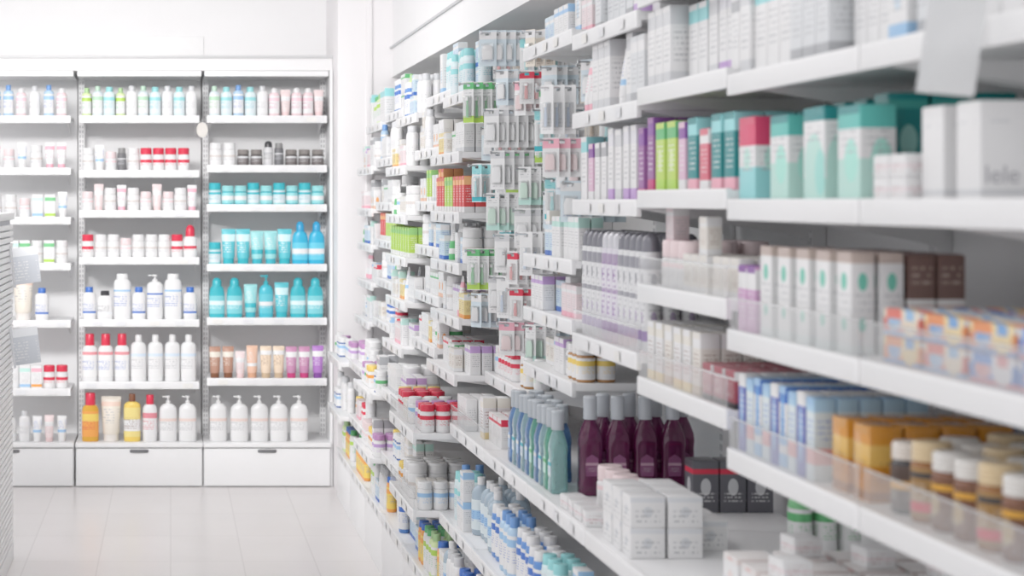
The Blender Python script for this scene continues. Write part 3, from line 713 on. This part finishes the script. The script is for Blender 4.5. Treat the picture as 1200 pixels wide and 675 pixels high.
# hanging packs on hooks
def hook_mesh(L): return MB().loft([(0, .0025, .0025), (L, .0025, .0025), (L+.002, .006, .006), (L+.008, .006, .006)], CHROME, 8).done('hook')
HKC = {}
def HP(label, w, h, card, inner, im): return hang_pack('blister_pack', label, w, h, card, inner, im)
CD = (.80, .805, .81)
hp = [HP('hanging white blister card with teal print', .05, .115, printed(CD, ((.85, .12, LTEAL), (.08, .06, TEAL)), (), (.7, .1, TEAL)), 'brush', pl(LTEAL)),
      HP('hanging white blister card with green print', .045, .125, printed(CD, ((.9, .08, GRN), (.1, .08, LIME)), (), (.7, .1, GRY)), 'brush', pl(GRN)),
      HP('hanging pale blue blister card', .055, .10, printed((.64, .74, .80), ((.85, .1, CW),), (), (.2, .1, BLUE)), 'comb', pl(CW)),
      HP('hanging pink and white blister card', .05, .095, printed(CD, ((.85, .12, PINK),), (), (.2, .1, MAG)), 'comb', pl((.8, .6, .6))),
      HP('hanging white blister card with grey print', .055, .11, printed(CD, ((.88, .08, LGRY),), (), (.2, .12, GRY)), 'comb', pl(CW)),
      HP('hanging white blister card with mint product', .045, .105, printed(CD, ((.1, .1, MINT),), (), (.85, .12, GRY)), 'comb', pl((.50, .72, .58))),
      HP('hanging plain white blister card', .05, .12, printed(CD, (), (), (.2, .12, GRY)), 'brush', pl((.5, .6, .75))),
      HP('hanging white blister card with red print', .045, .09, printed(CD, ((.85, .1, RED),), (), (.2, .12, GRY)), 'brush', pl((.7, .2, .2))),
      HP('hanging cream blister card with brown product', .045, .10, printed(CREAM, ((.88, .1, CW),), (), (.2, .12, BRN)), 'brush', pl((.6, .45, .3)))]
def hooks(bi, ztop, zbot, nk, omin, omax, seed):
    root, ya, yc = BAY[bi]; hr = random.Random(seed)
    sp = (PITCH-.06)/nk
    for k in range(nk):
        yy = ya + .03 + sp*(k+.5); zh = ztop - hr.uniform(0, .08); so = hr.uniform(omin, omax)
        while zh > zbot:
            p = hr.choice(hp); yaw = hr.uniform(.45, 1.15); s0 = so + hr.uniform(-.03, .09); npk = hr.randint(3, 5)
            L = round(XW - s0 + .02, 2)
            if L not in HKC: HKC[L] = hook_mesh(L)
            add('peg_hook', HKC[L], (XW, yy-yc, zh), (0, -PI/2, 0), parent=root, label='chrome peg hook')
            for q in range(npk):
                place(p, s0+q*.030, yy, zh-.0036, RW + yaw + hr.uniform(-.02, .02), 'hanging blister packs')
            zh -= p.h + .020
hooks(5, 2.05, 1.09, 6, .93, 1.08, 5)
hooks(4, 1.88, 1.52, 6, 1.02, 1.12, 8)

# shelf talker sheet
n = 8; pts = []
for i in range(n+1):
    u_ = i/n; pts.append((-.004 - .035*u_*u_, .055 - .145*u_))
prof = pts + [(p[0]-.0015, p[1]) for p in reversed(pts)]
st = add('shelf_talker_card', MB().prism([(p[0], p[1]) for p in prof], 'y', -.034, .034, plain((.92, .93, .94), .5, trans=.5)).done('talker'), (XU-.036, 2.38, 1.722), (.12, 0, 1.15), label='blank translucent white shelf talker card clipped on a shelf edge', category='card')

# ---------------------------------------------------------------- slatted gondola
gm = MB(); z = .08
gm.box(-1.25, -.672, 6.3, 7.86, 0, 1.42, plain((.62, .62, .66), .5))
gd = add('slatwall_gondola', gm.done('gondola'), label='freestanding white gondola clad with horizontal slats', category='display stand')
sl = MB()
while z < 1.40:
    sl.box(-.672, -.66, 6.3, 7.86, z, z+.019, WHITE2); z += .026
add('slat_panel', sl.done('slats', False), parent=gd)
add('top_board', MB().box(-1.27, -.655, 6.28, 7.88, 1.42, 1.45, WHITE, bev=.003).done('top'), parent=gd)
add('base_board', MB().box(-1.26, -.658, 6.29, 7.87, 0, .07, WHITE, bev=.003).done('bb'), parent=gd)
for zz in (1.16, .83):
    c = add('price_sign', MB().box(-.055, .055, -.002, .002, 0, .15, printed((.56, .59, .64), ((.85, .12, (.76, .78, .81)),), (), (.4, .25, CW)), bev=.001).box(-.06, -.05, -.004, .004, -.01, .16, CHROME).done('ps'),
            (-.585, 7.7, zz), (0, -.12, .2), label='grey printed price sign sticking out of the slats', category='sign')

# ---------------------------------------------------------------- LIGHTS
w = bpy.data.worlds.new('World'); S.world = w; w.use_nodes = True
bg = w.node_tree.nodes['Background']; bg.inputs[0].default_value = (.98, .98, 1, 1); bg.inputs[1].default_value = .86
def lamp(x, y, z, e, sx, sy, target=None, spread=180):
    L = bpy.data.lights.new('ceiling_and_fill_lamp', 'AREA'); L.shape = 'RECTANGLE'; L.size = sx; L.size_y = sy; L.energy = e; L.color = (1, .985, .98)
    L.spread = math.radians(spread)
    o = bpy.data.objects.new('ceiling_and_fill_lamp', L); COL.objects.link(o); o.location = (x, y, z)
    if target: o.rotation_euler = (Vector(target) - Vector((x, y, z))).to_track_quat('-Z', 'Y').to_euler()
for (x, y, e) in ((0, .8, 7), (0, 3.2, 8), (-.3, 5.6, 9), (-.3, 7.8, 9), (-2.2, 3.2, 7), (-2.2, 7.6, 12)):
    lamp(x, y, 2.87, e, 1.0, 1.8)
lamp(-1.1, 5.6, 2.75, 27, 1.6, .5, (-.1, 10.2, 1.1), 85)   # added fill lamp, aimed to brighten the end wall shelves from the front
lamp(-1.9, 7.6, 2.75, 5, 1.6, .4, (1.4, 7.6, 1.1))  # added fill lamp brightening the side wall shelves
# ---------------------------------------------------------------- CAMERA
cd = bpy.data.cameras.new('Camera'); cam = bpy.data.objects.new('Camera', cd); COL.objects.link(cam)
cd.sensor_width = 36; cd.lens = 66; cd.shift_x = 400/1200; cd.shift_y = -102.5/1200
cam.location = (0, 0, 1.5); cam.rotation_euler = (PI/2, 0, 0)
cd.dof.use_dof = True; cd.dof.focus_distance = 6.4; cd.dof.aperture_fstop = 4.2
S.camera = cam
print('KINDS', COUNT, len(bpy.data.objects))
